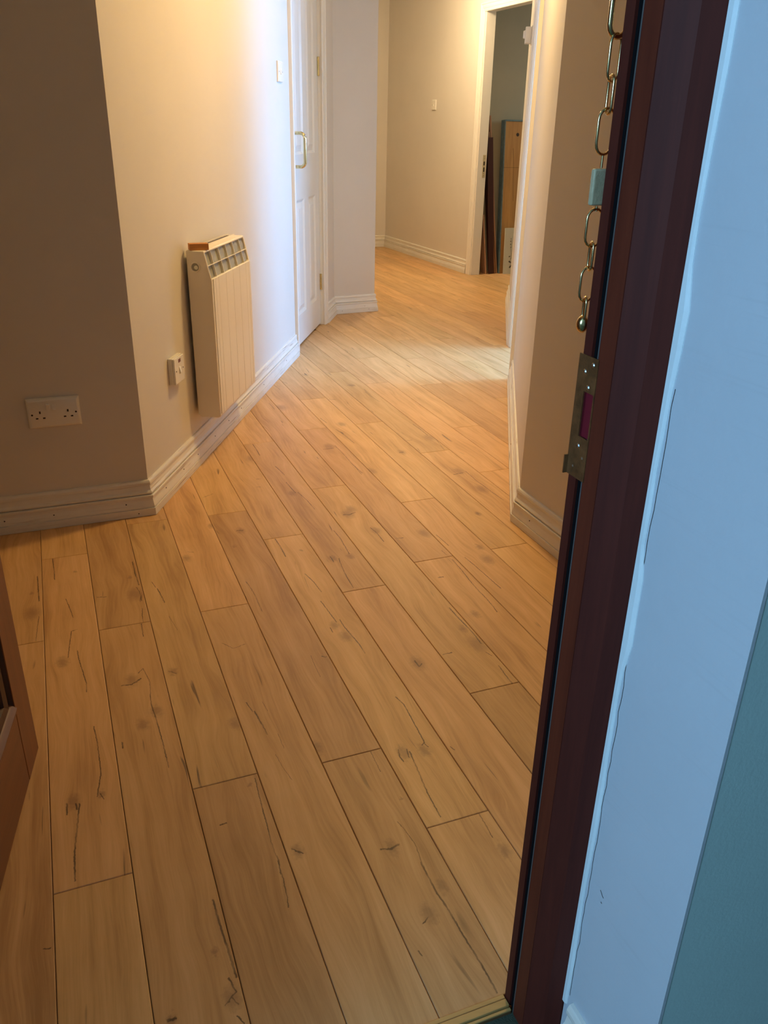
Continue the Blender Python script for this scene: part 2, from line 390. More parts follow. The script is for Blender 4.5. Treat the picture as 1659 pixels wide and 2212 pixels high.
uvprism('wall_landing_left', [(-3.2, -0.0885), (-0.835, -0.0885), (-0.835, -0.240), (-3.2, -0.240)], 0, CEIL, 'outer')
uvprism('wall_landing_head', [(-0.835, -0.0885), (0.032, -0.0885), (0.032, -0.240), (-0.835, -0.240)], 2.07, CEIL, 'outer')
# filler bead down the joint between frame and reveal, uneven edge
random.seed(3)
bm = bmesh.new(); N_ = 60; prev = None
for i in range(N_ + 1):
    z = 0.10 + (CEIL - 0.10) * i / N_
    wd = 0.0062 + 0.0022 * math.sin(i * .9) * random.random() + (0.005 if i in (23, 24, 15, 16, 17) else 0) * random.random()
    pts = [(0.0290, -0.0875), (0.0290, -0.0885 - wd * .6), (0.0312, -0.0885 - wd), (0.032, -0.0885 - wd * 1.02), (0.032, -0.0875)]
    ring = [bm.verts.new((*UV(*p), z)) for p in pts]
    if prev:
        for k in range(5): bm.faces.new((prev[k], prev[(k+1) % 5], ring[(k+1) % 5], ring[k]))
    else: bm.faces.new(ring[::-1])
    prev = ring
bm.faces.new(prev)
fb = link('filler_bead', bm, M['filler'], rev); fb['label'] = 'cracked pale filler along the frame'
# hairline cracks and scuffs in the reveal plaster (thin ribs of dark)
def hair(pts, wd, mat='hole', name='plaster_crack'):
    bm = bmesh.new()
    P3 = [Vector((*UV(0.0319, v), z)) for v, z in pts]
    for a, b in zip(P3[:-1], P3[1:]):
        n = (b - a).cross(Vector((E1.x, E1.y, 0))).normalized() * wd * .5; o_ = Vector((E1.x, E1.y, 0)) * -0.0003
        vs = [bm.verts.new(q) for q in (a - n + o_, b - n + o_, b + n + o_, a + n + o_)]; bm.faces.new(vs)
    return link(name, bm, M[mat], rev)
random.seed(5)
pts = []; z = 0.12; v = -0.0975
while z < 0.95:
    pts.append((v + random.uniform(-.0012, .0012), z)); z += 0.017
hair(pts, 0.0007)
hair([(-0.118, .335), (-0.122, .331), (-0.125, .329)], .001)
hair([(-0.122, .32), (-0.124, .319)], .001)
hair([(-0.214, 1.13), (-0.225, 1.134), (-0.238, 1.133)], .0012)

# side room with its window, and the small far room
def MP(d, n): return M0 + D2 * d + N2 * n
def mnprism(name, pts, z0, z1, mat='wall'):
    bm = bmesh.new(); prism(bm, [MP(*p) for p in pts], z0, z1); return struct(link(name, bm, M[mat]))
mnprism('wall_side_near', [(1.1, .125), (1.2, .125), (1.2, 2.75), (1.1, 2.75)], 0, CEIL)
mnprism('wall_side_far', [(3.70, .125), (3.80, .125), (3.80, 2.75), (3.70, 2.75)], 0, CEIL)
mnprism('wall_side_window_left', [(1.2, 2.62), (2.30, 2.62), (2.30, 2.72), (1.2, 2.72)], 0, CEIL)
mnprism('wall_side_window_right', [(3.32, 2.62), (3.70, 2.62), (3.70, 2.72), (3.32, 2.72)], 0, CEIL)
mnprism('wall_side_window_sill', [(2.30, 2.62), (3.32, 2.62), (3.32, 2.72), (2.30, 2.72)], 0, 0.90)
mnprism('wall_side_window_head', [(2.30, 2.62), (3.32, 2.62), (3.32, 2.72), (2.30, 2.72)], 2.10, CEIL)
wn = sempty('window_1')
bm = bmesh.new()
for a in ((2.30, 2.345, .90, 2.10), (3.275, 3.32, .90, 2.10), (2.345, 3.275, .90, .945), (2.345, 3.275, 2.055, 2.10)):
    prism(bm, [MP(a[0], 2.64), MP(a[1], 2.64), MP(a[1], 2.69), MP(a[0], 2.69)], a[2], a[3])
link('window_frame', bm, M['gloss'], wn)
G0 = Vector((0.945, 7.735))
def gprism(name, pts, mat='room2'):
    bm = bmesh.new(); prism(bm, [G0 + E1 * a + E2 * b for a, b in pts], 0, CEIL); return struct(link(name, bm, M[mat]))
gprism('wall_store_back', [(-0.262, 0), (1.9, 0), (1.9, .1), (-0.262, .1)])
gprism('wall_store_end', [(1.9, -1.6), (2.0, -1.6), (2.0, .1), (1.9, .1)])
gprism('wall_store_near', [(.42, -1.7), (2.0, -1.7), (2.0, -1.6), (.42, -1.6)])

for nm, pts in (('wall_landing_back', [(-3.2, -3.0), (2.2, -3.0), (2.2, -3.1), (-3.2, -3.1)]), ('wall_landing_side', [(-3.2, -3.0), (-3.1, -3.0), (-3.1, -.24), (-3.2, -.24)]), ('wall_landing_side', [(1.9, -3.0), (2.0, -3.0), (2.0, 0), (1.9, 0)])):
    uvprism(nm, pts, 0, CEIL, 'landing')
# floor slab, landing and ceiling
def pxy(name, pts, z0, z1, mat):
    bm = bmesh.new(); prism(bm, pts, z0, z1); return struct(link(name, bm, M[mat]))
q0 = UV(-1.65, 0.0); q1 = UV(1.4, 0.0)
floor = pxy('floor', [UV(-1.7, -0.012), UV(4.3, -0.012), UV(4.3, 9.3), UV(-1.7, 9.3)], -0.06, -0.0095, 'sub')
pxy('floor_landing', [UV(-3.2, -3.1), UV(2.0, -3.1), UV(2.0, -0.0125), UV(-3.2, -0.0125)], -0.06, -0.006, 'carpet')
pxy('ceiling', [UV(-3.2, -3.1), UV(4.3, -3.1), UV(4.3, 9.3), UV(-3.2, 9.3)], CEIL, CEIL + .06, 'ceil')

# ------------------------------------------------------------------ oak laminate boards, each one its own piece of the floor
PW, PU0, PL = 0.125719, -0.13198, 1.218
FEAT={(-1,-1):([(1.5,[(109.7,338),(119.8,336)])],[]),
(-1,0):([(2,[(114.1,341),(115,289),(116.7,201)]),(1,[(115.7,120),(111.2,67),(107.3,5)])],[(21.1,100,143),(5.9,98.4,249)]),
(0,0):([(1.6,[(29.9,1219),(32.3,1141),(31.8,1087)]),(1.4,[(56.7,968),(65.3,909),(70.2,867)]),(1.4,[(76.7,807),(63.4,801),(56.9,801),(57.3,749),(60.3,703),(51,687)]),(1.4,[(73.1,708),(73.9,674),(79.7,621),(85.2,569),(83.2,536)]),(1.4,[(90.2,410),(93.5,361),(96.4,311),(94.1,265),(90.7,218),(82.4,200)]),(1.2,[(88.9,207),(93.7,191)]),(2,[(29.5,201),(28.4,173)]),(2,[(44.8,196),(46,181)]),(2,[(50.9,194),(47.1,163),(41.2,121),(37.2,82),(35.3,42),(35,19)]),(2,[(36.1,69),(35.5,40),(35,18)])],[(5.5,86.5,1115),(15.4,38.1,673),(13.3,41.2,203),(8.3,89.8,206)]),
(1,-1):([(1.6,[(103.3,1214),(101.8,1185),(100.9,1153)]),(2.5,[(32.1,968),(53.5,965),(74.6,979)]),(1.3,[(72.3,1003),(84.1,1019),(89.5,1001),(92.4,964),(88.9,916)]),(1.6,[(87.5,915),(85.4,878),(84.9,846),(89.3,817),(89.4,783),(91.7,742),(93.4,706),(92.5,669)]),(2,[(15,774),(14.4,756)]),(2.2,[(115.5,333),(116.1,294),(118.6,259),(120.2,222),(122.1,188)]),(1.8,[(110.6,190),(117,164),(109.6,157),(98.7,150)]),(1.4,[(109.6,157),(115.8,145)]),(1.6,[(110.7,128),(117.6,114)]),(2.4,[(18.1,156),(29.2,156)])],[(16.3,55.3,982),(13.9,60.6,816),(14.2,92.6,851),(13.1,109.6,157),(7.1,23.7,156),(6.1,101.2,238)]),
(1,0):([(2,[(8.4,166),(30.6,161)]),(2,[(116.6,339),(116.9,255),(119.3,195)]),(1.2,[(110.8,186),(116.6,158),(116.8,109)]),(1.6,[(113.6,69),(109.7,35),(108.1,2)])],[(23.6,104.1,150),(6.7,100.2,248)]),
(2,-1):([(1.6,[(31.4,1113),(43.2,1112)]),(1.3,[(117.7,1206),(112.9,1137),(110.6,1086),(107.9,1043),(107.8,1011),(109.8,1000),(105.5,969)]),(1.2,[(109.6,1008),(107.6,990),(106.9,955),(103.2,916),(100.4,902)])],[(5.3,104.6,1192)]),
(2,0):([(1,[(28.5,827),(34.6,793)]),(1.8,[(37.5,786),(42.7,743),(46.2,705)]),(0.7,[(47.3,632),(57.8,562)]),(1.4,[(12.1,395),(27.6,380)])],[(11.5,21.4,390),(12.9,114.6,161)]),
(3,-1):([(1.4,[(27.8,814),(34,777)]),(2,[(37.8,778),(40.7,749),(43.5,721),(45.1,694)]),(0.6,[(61.3,804),(64.8,768)]),(0.6,[(66.5,690),(66.8,643)]),(0.6,[(46,630),(50.6,587),(57.9,549)]),(1.4,[(12.4,386),(28.1,371)]),(0.9,[(24.1,1058),(44.9,1027),(76.3,1034)])],[(11.6,20.8,380)]),
(3,0):([(1.2,[(23.4,347),(39.8,338)])],[(12.2,122.2,497),(14.4,13.6,306)]),
(4,-1):([(1,[(102.4,1215),(101.1,1189),(100.2,1156)]),(3,[(31.7,976),(47.3,971),(63.8,975)]),(1,[(82,1025),(86.5,1009),(91.7,990),(92,966),(84.8,937),(85.1,912),(85,888)]),(2,[(85.6,925),(85.1,903),(84.7,885),(84.9,861),(86.8,842),(89.3,820),(88.7,797),(90.3,775),(91.7,746),(93.9,724),(95.2,697),(95,672)]),(1.6,[(13.9,772),(15.9,763)]),(1.2,[(52.6,822),(39.8,813)])],[(11.7,50.5,973),(3.1,111.3,1074),(10.1,98.6,867),(13,57.2,828)]),
(4,0):([(2,[(62.9,1079),(83.3,1076)]),(1.4,[(19.8,758),(22.9,737),(26.2,685),(25.1,643),(24.8,592)]),(0.7,[(85.8,360),(82.5,309),(81.9,272)]),(1.6,[(109.4,347),(119.1,342)])],[(13.6,3.6,45),(6.6,34.1,977),(13.8,74.8,1077)]),
(4,1):([(1.2,[(11.5,151),(48.7,169)])],[]),
(5,-1):([(1.2,[(104.9,1217),(104.5,1190),(102,1158)])],[(11.8,106.9,1124)]),
(5,0):([(1.7,[(90.7,371),(97.6,340),(96.5,300),(93.2,262),(90.4,229),(89.9,211),(81.1,206)]),(1.3,[(88.6,208),(91.9,196)]),(1.7,[(31,210),(26.1,189),(27.9,173)]),(1.7,[(47.6,205),(42.9,183)]),(1.7,[(50.4,197),(46.8,161),(41.2,123),(37.4,80),(35.1,44),(35.3,18)]),(2,[(36,1213),(37.9,1161),(37,1120),(35.8,1090)]),(1.7,[(60.2,972),(69.4,922),(73.4,862)]),(1.7,[(57.1,816),(60.6,764),(64.1,705)]),(1.5,[(41.4,686),(40.3,665)]),(1.7,[(75.5,713),(75.8,674),(81.8,623),(84.9,591),(84.6,551)])],[(14.7,38.5,198),(13.6,79.3,190),(5.3,89.7,1113),(12.7,55.2,692),(16.6,65.3,635)]),
(5,1):([(1.4,[(94.1,478),(109.1,473)]),(1.4,[(77,407),(91.7,402)])],[(25.2,124.3,676)]),
(6,-1):([(1.3,[(8.7,560),(12.2,547)]),(2.5,[(59.1,861),(59.1,835),(69.8,843)])],[(18.5,63.3,848)]),
(6,0):([(1.4,[(97.1,370),(99.5,311),(95.4,258),(91.5,205)]),(2,[(33.2,207),(32.8,175)]),(1.7,[(53,189),(44.2,128),(39.3,75),(36.9,16)]),(2,[(36.9,1209),(36.9,1143),(34,1080)]),(1.7,[(61.5,955),(67.7,906),(71.8,860)]),(1.7,[(59.7,792),(62.7,723),(65.7,691)]),(1.4,[(74.2,693),(84.4,620),(88.1,542)])],[(13.1,90,191),(13,36.1,195),(15.3,53.5,690)]),
(7,0):([(2.6,[(38.3,984),(55.4,978),(78.4,988)]),(1.7,[(86.8,866),(92.6,822),(91.3,762)]),(2.2,[(114.5,345),(114.6,298),(117.3,252),(118.5,211),(115.9,170)]),(1.3,[(109.6,132),(115.9,112)]),(1.8,[(112.4,72),(109.7,41),(107.8,1)]),(2,[(7.7,158),(31,158)])],[(21.8,54.8,987),(24.7,105.9,168),(17.5,96.4,841),(11.3,103.5,243),(18.4,77.2,1018)]),
(7,1):([(1.4,[(105.1,1013),(106.2,917)])],[]),
(8,-1):([(1.6,[(113.7,1198),(110.1,1120),(105,1061),(102.8,1010),(103.5,965),(101.4,924),(97.8,895)]),(1.6,[(28.7,1115),(44.1,1111)])],[(13.1,38.8,905)]),
(8,0):([(1.6,[(9,161),(32.2,158)]),(1.2,[(108.3,41),(110.3,7)]),(2.6,[(33.8,973),(74.9,973)]),(1.6,[(89,1001),(90.5,896),(88.1,786),(93.5,691)]),(1.6,[(89.1,762),(86.5,682)])],[(21,105.1,166),(22,64.1,996)]),
(8,1):([(1.4,[(73.3,689),(82.2,596)])],[(29.9,15.1,324)]),
(9,-1):([(1.4,[(10.8,957),(14.2,915),(15.8,879)]),(1.6,[(28.4,794),(32.9,742),(35.7,691),(38.4,643),(41,596)])],[(13.6,100.6,837),(19.8,85.9,759)]),
(9,0):([(1.4,[(28.7,781),(39.4,697),(45.3,597)]),(1.4,[(10.7,941),(17.6,868)])],[(19,71.6,835),(20.5,6.9,297)]),
(9,1):([(1.4,[(1.6,319),(17.3,283)])],[]),
(10,0):([(2.6,[(51.4,845),(66.1,846)])],[(9.2,81.2,240),(17.5,62,848),(9.2,79,238)]),
(10,1):([(1.1,[(39.1,789),(44.2,691)]),(1.7,[(7.1,379),(35,364)])],[]),
(11,-1):([(2.6,[(28.5,979),(68.9,983)]),(1.6,[(84.1,995),(80,906),(82.8,851),(84.5,787),(88.8,715)])],[(22.8,60.5,1003),(23.7,61.2,826)]),
(11,0):([(2,[(32.4,967),(70.8,961)]),(1.6,[(6.9,152),(27.9,149)]),(1.7,[(110.6,330),(113.3,254),(111.5,181)]),(1,[(128.6,219),(124,120),(104.6,4)]),(1.4,[(80.6,842),(84.2,746),(89,671)])],[(16.4,56.4,969),(27.5,109.1,153)]),}
JO = {-1: 1.861, 0: 1.080, 1: 1.864, 2: 1.239, 3: 1.866, 4: 1.223, 5: .997, 6: 1.837, 7: 1.322, 8: 1.930, 9: 2.334, 10: 1.930, 11: 2.743}
T0 = P0.dot(E2) + 0.0035                      # the boards stop at the threshold strip
S0 = (Fp(0.3) - NF * 0.045)                   # cut line across the far doorway
def inpoly(p, poly):
    c = False; n = len(poly)
    for i in range(n):
        a, b = poly[i], poly[(i + 1) % n]
        if (a.y > p.y) != (b.y > p.y) and p.x < (b.x - a.x) * (p.y - a.y) / (b.y - a.y) + a.x: c = not c
    return c
HALL = [cL, cWL, cA, W2p(2.93), cC, cD, cDE, cE, Fp(1.0), cK + E1 * .34, cK, cM, cMF]
SIDE = [MP(1.2, 0), MP(3.7, 0), MP(3.7, 2.62), MP(1.2, 2.62)]
STORE = [Fp(0.06), G0 + E1 * -.262, G0 + E1 * 1.2, G0 + E1 * 1.2 - E2 * 1.4, Fp(.9)]
OAKG = [oak_mat('oak_laminate')]
oakm = {}
rnd = random.Random(11)
for k in range(-12, 34):
    off = JO.get(k, None)
    if off is None: off = (1.19 + k * 0.517 + rnd.uniform(-.08, .08))
    off = (off - T0) % PL + T0 - PL
    base = JO.get(k, None)
    u0 = PU0 + k * PW
    for j in range(0, 11):
        t0 = off + j * PL; t1 = t0 + PL
        idx = None if base is None else round((t0 - base) / PL)
        if t1 < T0 + 0.02: continue
        a0 = max(t0, T0)
        hit = False
        for i in range(5):
            for l in range(13):
                q = E1 * (u0 + PW * (i + .02) / 4.04) + E2 * (a0 + (t1 - a0) * l / 12)
                if inpoly(q, HALL) or inpoly(q, SIDE) or inpoly(q, STORE): hit = True; break
            if hit: break
        if not hit: continue
        g_ = 0.00055; ch = 0.0012; zt = 0.0; zc = -0.0010; zb = -0.0085
        x0, x1, y0, y1 = g_, PW - g_, (a0 - t0) + g_, PL - g_
        bm = bmesh.new()
        lo = [bm.verts.new(c) for c in ((x0, y0, zb), (x1, y0, zb), (x1, y1, zb), (x0, y1, zb))]
        mi = [bm.verts.new(c) for c in ((x0, y0, zc), (x1, y0, zc), (x1, y1, zc), (x0, y1, zc))]
        hi = [bm.verts.new(c) for c in ((x0+ch, y0+ch, zt), (x1-ch, y0+ch, zt), (x1-ch, y1-ch, zt), (x0+ch, y1-ch, zt))]
        bm.faces.new(lo[::-1]); bm.faces.new(hi)
        for r0, r1 in ((lo, mi), (mi, hi)):
            for i in range(4): bm.faces.new((r0[i], r0[(i+1) % 4], r1[(i+1) % 4], r1[i]))
        key = (k, idx)
        if key in FEAT and key not in oakm: oakm[key] = oak_mat('oak_laminate_print', *FEAT[key])
        o = link('plank', bm, oakm.get(key, OAKG[0]), floor)
        p = E1 * u0 + E2 * t0
        mt = Matrix.Identity(4); mt[0][0], mt[1][0] = E1; mt[0][1], mt[1][1] = E2
        mt[0][3], mt[1][3] = p
        o.matrix_local = mt

# ------------------------------------------------------------------ skirting boards (two-piece moulded profile)
PROF = [(0, 0.0008), (.022, .0008), (.022, .0250), (.0180, .0256), (.0180, .0276), (.0200, .0284), (.0192, .033), (.0150, .050), (.0140, .058), (.0165, .0595), (.0172, .0635), (.0168, .0675), (.0150, .0690),
        (.0080, .0692), (.0080, .0716), (.0132, .0722), (.0140, .0765), (.0128, .0785), (.0090, .0840), (.0072, .0920), (.0062, .0985), (.0056, .1000), (.0088, .1008), (.0092, .1040), (.0090, .1090), (.0070, .1140), (.0050, .1165), (0, .1170)]
def skirting(name, p, q, n, mp=None, mq=None, mat='skirt', nails=()):
    mp = n if mp is None else mp; mq = n if mq is None else mq
    bm = bmesh.new()
    sweep(bm, PROF, lambda c: (*(p + mp * c[0]), c[1]), lambda c: (*(q + mq * c[0]), c[1]))
    o = struct(link(name, bm, M[mat]))
    d = (q - p).normalized()
    for s, z in nails:
        b2 = bmesh.new(); dep = .022 if z < .025 else .0172
        c = p + d * s + n * (dep - .0008)
        cyl(b2, (*c, z), (*n, 0), .0020, .0012, 10); link('nail_hole', b2, M['hole'], o)
    return o
LA = (cA - cWL).length
skirting('baseboard_entry_back', cWL, cA, -E2, mWL, mA, 'skirt', [(LA - .040, .012), (LA - .075, .046), (LA - .29, .043), (LA - .43, .043), (LA - .62, .044), (LA - .86, .043)])
skirting('baseboard_entry_left', cL, cWL, E1, None, mWL)
skirting('baseboard_hall_left', cA, W2p(2.103), N2, mA, None, 'skirt_dirty', [(.10, .047), (.27, .046), (.42, .045), (.62, .046), (.80, .05), (.98, .046), (1.35, .045), (1.8, .046)])
skirting('baseboard_hall_left_end', W2p(2.966), cC, N2, None, mC, 'skirt', [(.10, .03), (.2, .04)])
skirting('baseboard_hall_pier', cC, cD, N4, mC, mD, 'skirt', [(.05, .02), (.06, .035), (.22, .04), (.25, .02)])
skirting('baseboard_recess_left', cD, cDE, E1, mD, mDE)
skirting('baseboard_back', cDE, cE, -E2, mDE, mE)
skirting('baseboard_far', cE, Fp(0.0), NF, mE, None)
skirting('baseboard_hall_right', cM, Rp(1.639), -N2, mM, None, 'skirt_dirty', [(.25, .02), (.6, .045), (1.0, .02)])
skirting('baseboard_hall_right_far', Rp(2.450), cK, -N2, None, mK)
skirting('baseboard_recess_right', cK, cK + E1 * .33, E2, mK, None)
skirting('baseboard_entry_right', cMF, cM, -E1, None, mM, 'skirt', [((cM - cMF).length - .10, .047)])
skirting('baseboard_reveal', UV(0.0318, -0.2385), UV(0.0318, -0.106), -E1, None, None, 'gloss')

# ------------------------------------------------------------------ architraves and linings
APROF = [(0, 0), (0, .016), (.006, .018), (.012, .016), (.014, .0135), (.022, .0150), (.036, .0135), (.040, .0110), (.052, .0100), (.058, .0085), (.060, .006), (.060, 0)]
def arch_leg(name, p, d, n, z1, parent, mat='gloss', z0=0.0006, h=True):
    """d: away from the outer edge, towards the opening"""
    bm = bmesh.new()
    sweep(bm, APROF, lambda c: (*(p + d * c[0] + n * c[1]), z0), lambda c: (*(p + d * c[0] + n * c[1]), z1 - (c[0] if h else 0)))
    return link(name, bm, M[mat], parent)
def arch_head(name, p, q, d, n, z1, parent, mat='gloss'):
    bm = bmesh.new()
    sweep(bm, APROF, lambda c: (*(p + d * c[0] + n * c[1]), z1 - c[0]), lambda c: (*(q - d * c[0] + n * c[1]), z1 - c[0]))
    return link(name, bm, M[mat], parent)
def lining(P, s0, s1, n, dep, zh, parent, th=.011, mat='gloss'):
    for nm, a, b, z0, z1 in (('lining_leg', s0, s0 + th, .0006, zh), ('lining_leg', s1 - th, s1, .0006, zh), ('lining_head', s0 + th, s1 - th, zh - th, zh)):
        bm = bmesh.new(); prism(bm, [P(a), P(b), P(b) - n * dep, P(a) - n * dep], z0, z1); link(nm, bm, M[mat], parent)
# closet doorway in the left wall
t1 = sempty('trim_1')
arch_leg('architrave_leg', W2p(2.1045), D2, N2, 2.05, t1); arch_leg('architrave_leg', W2p(2.9655), -D2, N2, 2.05, t1)
arch_head('architrave_head', W2p(2.1045), W2p(2.9655), D2, N2, 2.05, t1)
lining(W2p, 2.1905, 2.9245, N2, .10, 2.019, t1, .012)
# side opening in the right wall
t2 = sempty('trim_2')
arch_leg('architrave_leg', Rp(1.641), D2, -N2, 2.05, t2); arch_leg('architrave_leg', Rp(2.448), -D2, -N2, 2.05, t2)
arch_head('architrave_head', Rp(1.641), Rp(2.448), D2, -N2, 2.05, t2)
lining(Rp, 1.7005, 2.3915, -N2, .10, 2.019, t2, .012)
# far doorway
t3 = sempty('trim_3')
arch_leg('architrave_leg', Fp(0.014), FD, NF, 2.045, t3); arch_leg('architrave_leg', Fp(0.916), -FD, NF, 2.045, t3)
arch_head('architrave_head', Fp(0.014), Fp(0.916), FD, NF, 2.045, t3)
lining(Fp, 0.0805, 0.8495, NF, .08, 1.998, t3, .011)
# stop bead strip in the far lining and a dark joint line on the floor of the doorway
bm = bmesh.new(); a, b = Fp(.092), Fp(.838); prism(bm, [a - NF * .050, b - NF * .050, b - NF * .054, a - NF * .054], 0.0002, 0.0022)
link('door_bar', bm, M['strip'], t3)
# lock keep on the far lining
km = wall_mtx(Fp(.092) - NF * .060, FD)     # local x: along lining depth
kp = sempty('strike_holder', km); 
D.objects.remove(kp)
bm = bmesh.new()
kc = Fp(.0916) - NF * .058
def kbox(bm, a0, a1, d0, d1, z0, z1):
    prism(bm, [kc - NF * a0 + FD * d0, kc - NF * a1 + FD * d0, kc - NF * a1 + FD * d1, kc - NF * a0 + FD * d1], z0, z1)
kbox(bm, -.012, .014, 0, .0016, .79, .965); kp = link('lock_keep', bm, M['dullbrass'], t3); kp['label'] = 'brass lock keep with two dark slots'
for z0, z1 in ((.835, .870), (.885, .915)):
    bm = bmesh.new(); kbox(bm, -.006, .006, .0012, .0020, z0, z1); link('keep_slot', bm, M['hole'], kp)
for z in (.805, .822, .938, .952):
    bm = bmesh.new(); kbox(bm, -.002, .002, .0012, .0021, z, z + .004); link('screw', bm, M['hole'], kp)

# ------------------------------------------------------------------ panelled door leaves
def leaf_body(bm, x0, x1, z0, z1, th, holes):
    """frame of boards around rectangular holes"""
    xs = sorted({x0, x1, *[v for h in holes for v in h[:2]]}); zs = sorted({z0, z1, *[v for h in holes for v in h[2:]]})
    for i in range(len(xs) - 1):
        for j in range(len(zs) - 1):
            cx, cz = (xs[i] + xs[i+1]) / 2, (zs[j] + zs[j+1]) / 2
            if any(h[0] < cx < h[1] and h[2] < cz < h[3] for h in holes): continue
            box(bm, xs[i], xs[i+1], 0, th, zs[j], zs[j+1])
    bmesh.ops.remove_doubles(bm, verts=bm.verts[:], dist=1e-5)
    seen = {}
    for f in list(bm.faces):
        c = f.calc_center_median(); kk = (round(c.x, 5), round(c.y, 5), round(c.z, 5)); seen.setdefault(kk, []).append(f)
    dup = [f for fs in seen.values() if len(fs) > 1 for f in fs]
    if dup: bmesh.ops.delete(bm, geom=dup, context='FACES_ONLY')
def panel_mesh(bm, x0, x1, z0, z1, th, steps):
    prev = None
    for ins, y in steps:
        ring = [bm.verts.new(c) for c in ((x0+ins, y, z0+ins), (x1-ins, y, z0+ins), (x1-ins, y, z1-ins), (x0+ins, y, z1-ins))]
        if prev:
            for i in range(4): bm.faces.new((prev[i], prev[(i+1) % 4], ring[(i+1) % 4], ring[i]))
        prev = ring; first = ring if ins == 0 else None
    bm.faces.new(prev)
    bk = [bm.verts.new(c) for c in ((x0, th, z0), (x1, th, z0), (x1, th, z1), (x0, th, z1))]; bm.faces.new(bk[::-1])
    bm.verts.ensure_lookup_table(); f0 = bm.verts[:4]
    for i in range(4): bm.faces.new((f0[i], bk[i], bk[(i+1) % 4], f0[(i+1) % 4]))
RAISED = [(0, 0), (.006, -.0035), (.012, .001), (.018, .009), (.024, .010), (.046, .002), (.052, .001)]
RAISED0 = [(0, 0), (.004, .003), (.014, .010), (.020, .010), (.042, .003), (.046, .0015)]
dm = wall_mtx(W2p(2.2045) - N2 * .024, N2, 0.010)
d1 = sempty('door_1', dm)
holes = [(.107, .297, .165, .775), (.407, .597, .165, .775), (.107, .297, 1.00, 1.86), (.407, .597, 1.00, 1.86)]
M['doorw'] = paint('white_door', (0.80, 0.79, 0.76), 0.34, 0.02, 6, 0.04, 90)
bm = bmesh.new(); leaf_body(bm, 0, .706, 0, 1.99, .035, holes); link('leaf', bm, M['doorw'], d1)
for h in holes:
    bm = bmesh.new(); panel_mesh(bm, *h, .035, RAISED0); link('door_panel', bm, M['doorw'], d1)
bm = bmesh.new()
hx = .055; pts = []
z0, z1, dp, r = .945, 1.105, .062, .024
for z in (z0, ): pts.append((hx, -.001, z))
pts += [(hx, -(dp - r), z0)] + [(hx, -(dp - r) - r * math.sin(t), z0 + r - r * math.cos(t)) for t in [i * math.pi / 12 for i in range(1, 7)]]
pts += [(hx, -(dp - r) - r * math.cos(t), z1 - r + r * math.sin(t)) for t in [i * math.pi / 12 for i in range(0, 7)]] + [(hx, -.001, z1)]
tube.ref = None
tube(bm, pts, .0085, 14, flat=1.0)
for z in (z0, z1): cyl(bm, (hx, -.0005, z), (0, -1, 0), .0135, .004, 20)
hd = link('pull_handle', bm, M['brass'], d1, smooth=True); hd['label'] = 'polished brass D pull handle'
for z in (.21, 1.40, 1.78):
    bm = bmesh.new(); cyl(bm, (.7075, -.006, z), (0, 0, 1), .0055, .095, 14)
    for q in (0, .032, .063): cyl(bm, (.7075, -.006, z + q - .0006), (0, 0, 1), .0064, .0012, 14)
    box(bm, .698, .7065, -.0012, .0, z, z + .095)
    link('hinge', bm, M['brass'], d1)

# entrance door leaf, standing open on the left
lm = wall_mtx((-0.680, 1.293), (0.979, 0.204), 0.006)
d2_ = sempty('door_2', lm)
for nm, a in (('stile', (-.092, 0, 0, 1.975)), ('stile', (-.785, -.693, 0, 1.975))):
    link(nm, B(a[0], a[1], 0, .044, a[2], a[3]), M['leaf'], d2_, bevel=.0015)
for z0, z1 in ((0, .165), (.80, .93), (1.86, 1.975)):
    link('rail', B(-.692, -.0925, .0006, .0434, z0, z1), M['leafh'], d2_, bevel=.0012)
for z0, z1 in ((.1655, .7995), (.9305, 1.8595)):
    bm = bmesh.new(); panel_mesh(bm, -.692, -.093, z0, z1, .040, [(0, .002), (.003, .012), (.012, .012), (.014, .006), (.028, .009), (.031, .018), (.045, .019), (.10, .012)])
    link('door_panel', bm, M['leafd'], d2_)
bm = bmesh.new()
sweep(bm, [(0, .1655), (-.004, .1655), (-.004, .170), (.004, .177), (.0115, .182), (.0115, .1655)], lambda c: (-.691, c[0], c[1]), lambda c: (-.094, c[0], c[1]))
s_ = link('sill_bead', bm, M['leafh'], d2_)

# entrance frame, hardwood, with seal groove and lock keep
t4 = sempty('trim_4')
uvprism('frame_post', [(0, 0), (.045, 0), (.045, -.0872), (.0300, -.0872), (.012, -.078), (.0, -.050), (.0, -.0245), (.007, -.0245), (.007, -.0130), (0, -.0130)], 0.0, 2.06, 'mahog', t4)
uvprism('stop_face', [(-.0006, -.0262), (0.0, -.0262), (0.0, -.0492), (-.0006, -.0492)], 0.0, 2.05, 'mahog2', t4)
uvprism('seal', [(.003, -.0134), (.0068, -.0134), (.0068, -.0222), (.003, -.0222)], 0.0, 2.05, 'seal', t4)
uvprism('seal_lip', [(.0004, -.0222), (.0068, -.0222), (.0068, -.0244), (.0004, -.0244)], 0.0, 2.05, 'sealg', t4)
uvprism('frame_post', [(-.845, 0), (-.800, 0), (-.800, -.050), (-.812, -.078), (-.830, -.0872), (-.845, -.0872)], 0.0, 2.06, 'mahog', t4)
uvprism('frame_head', [(-.799, 0), (-.001, 0), (-.001, -.0872), (-.799, -.0872)], 2.00, 2.06, 'mahog', t4)
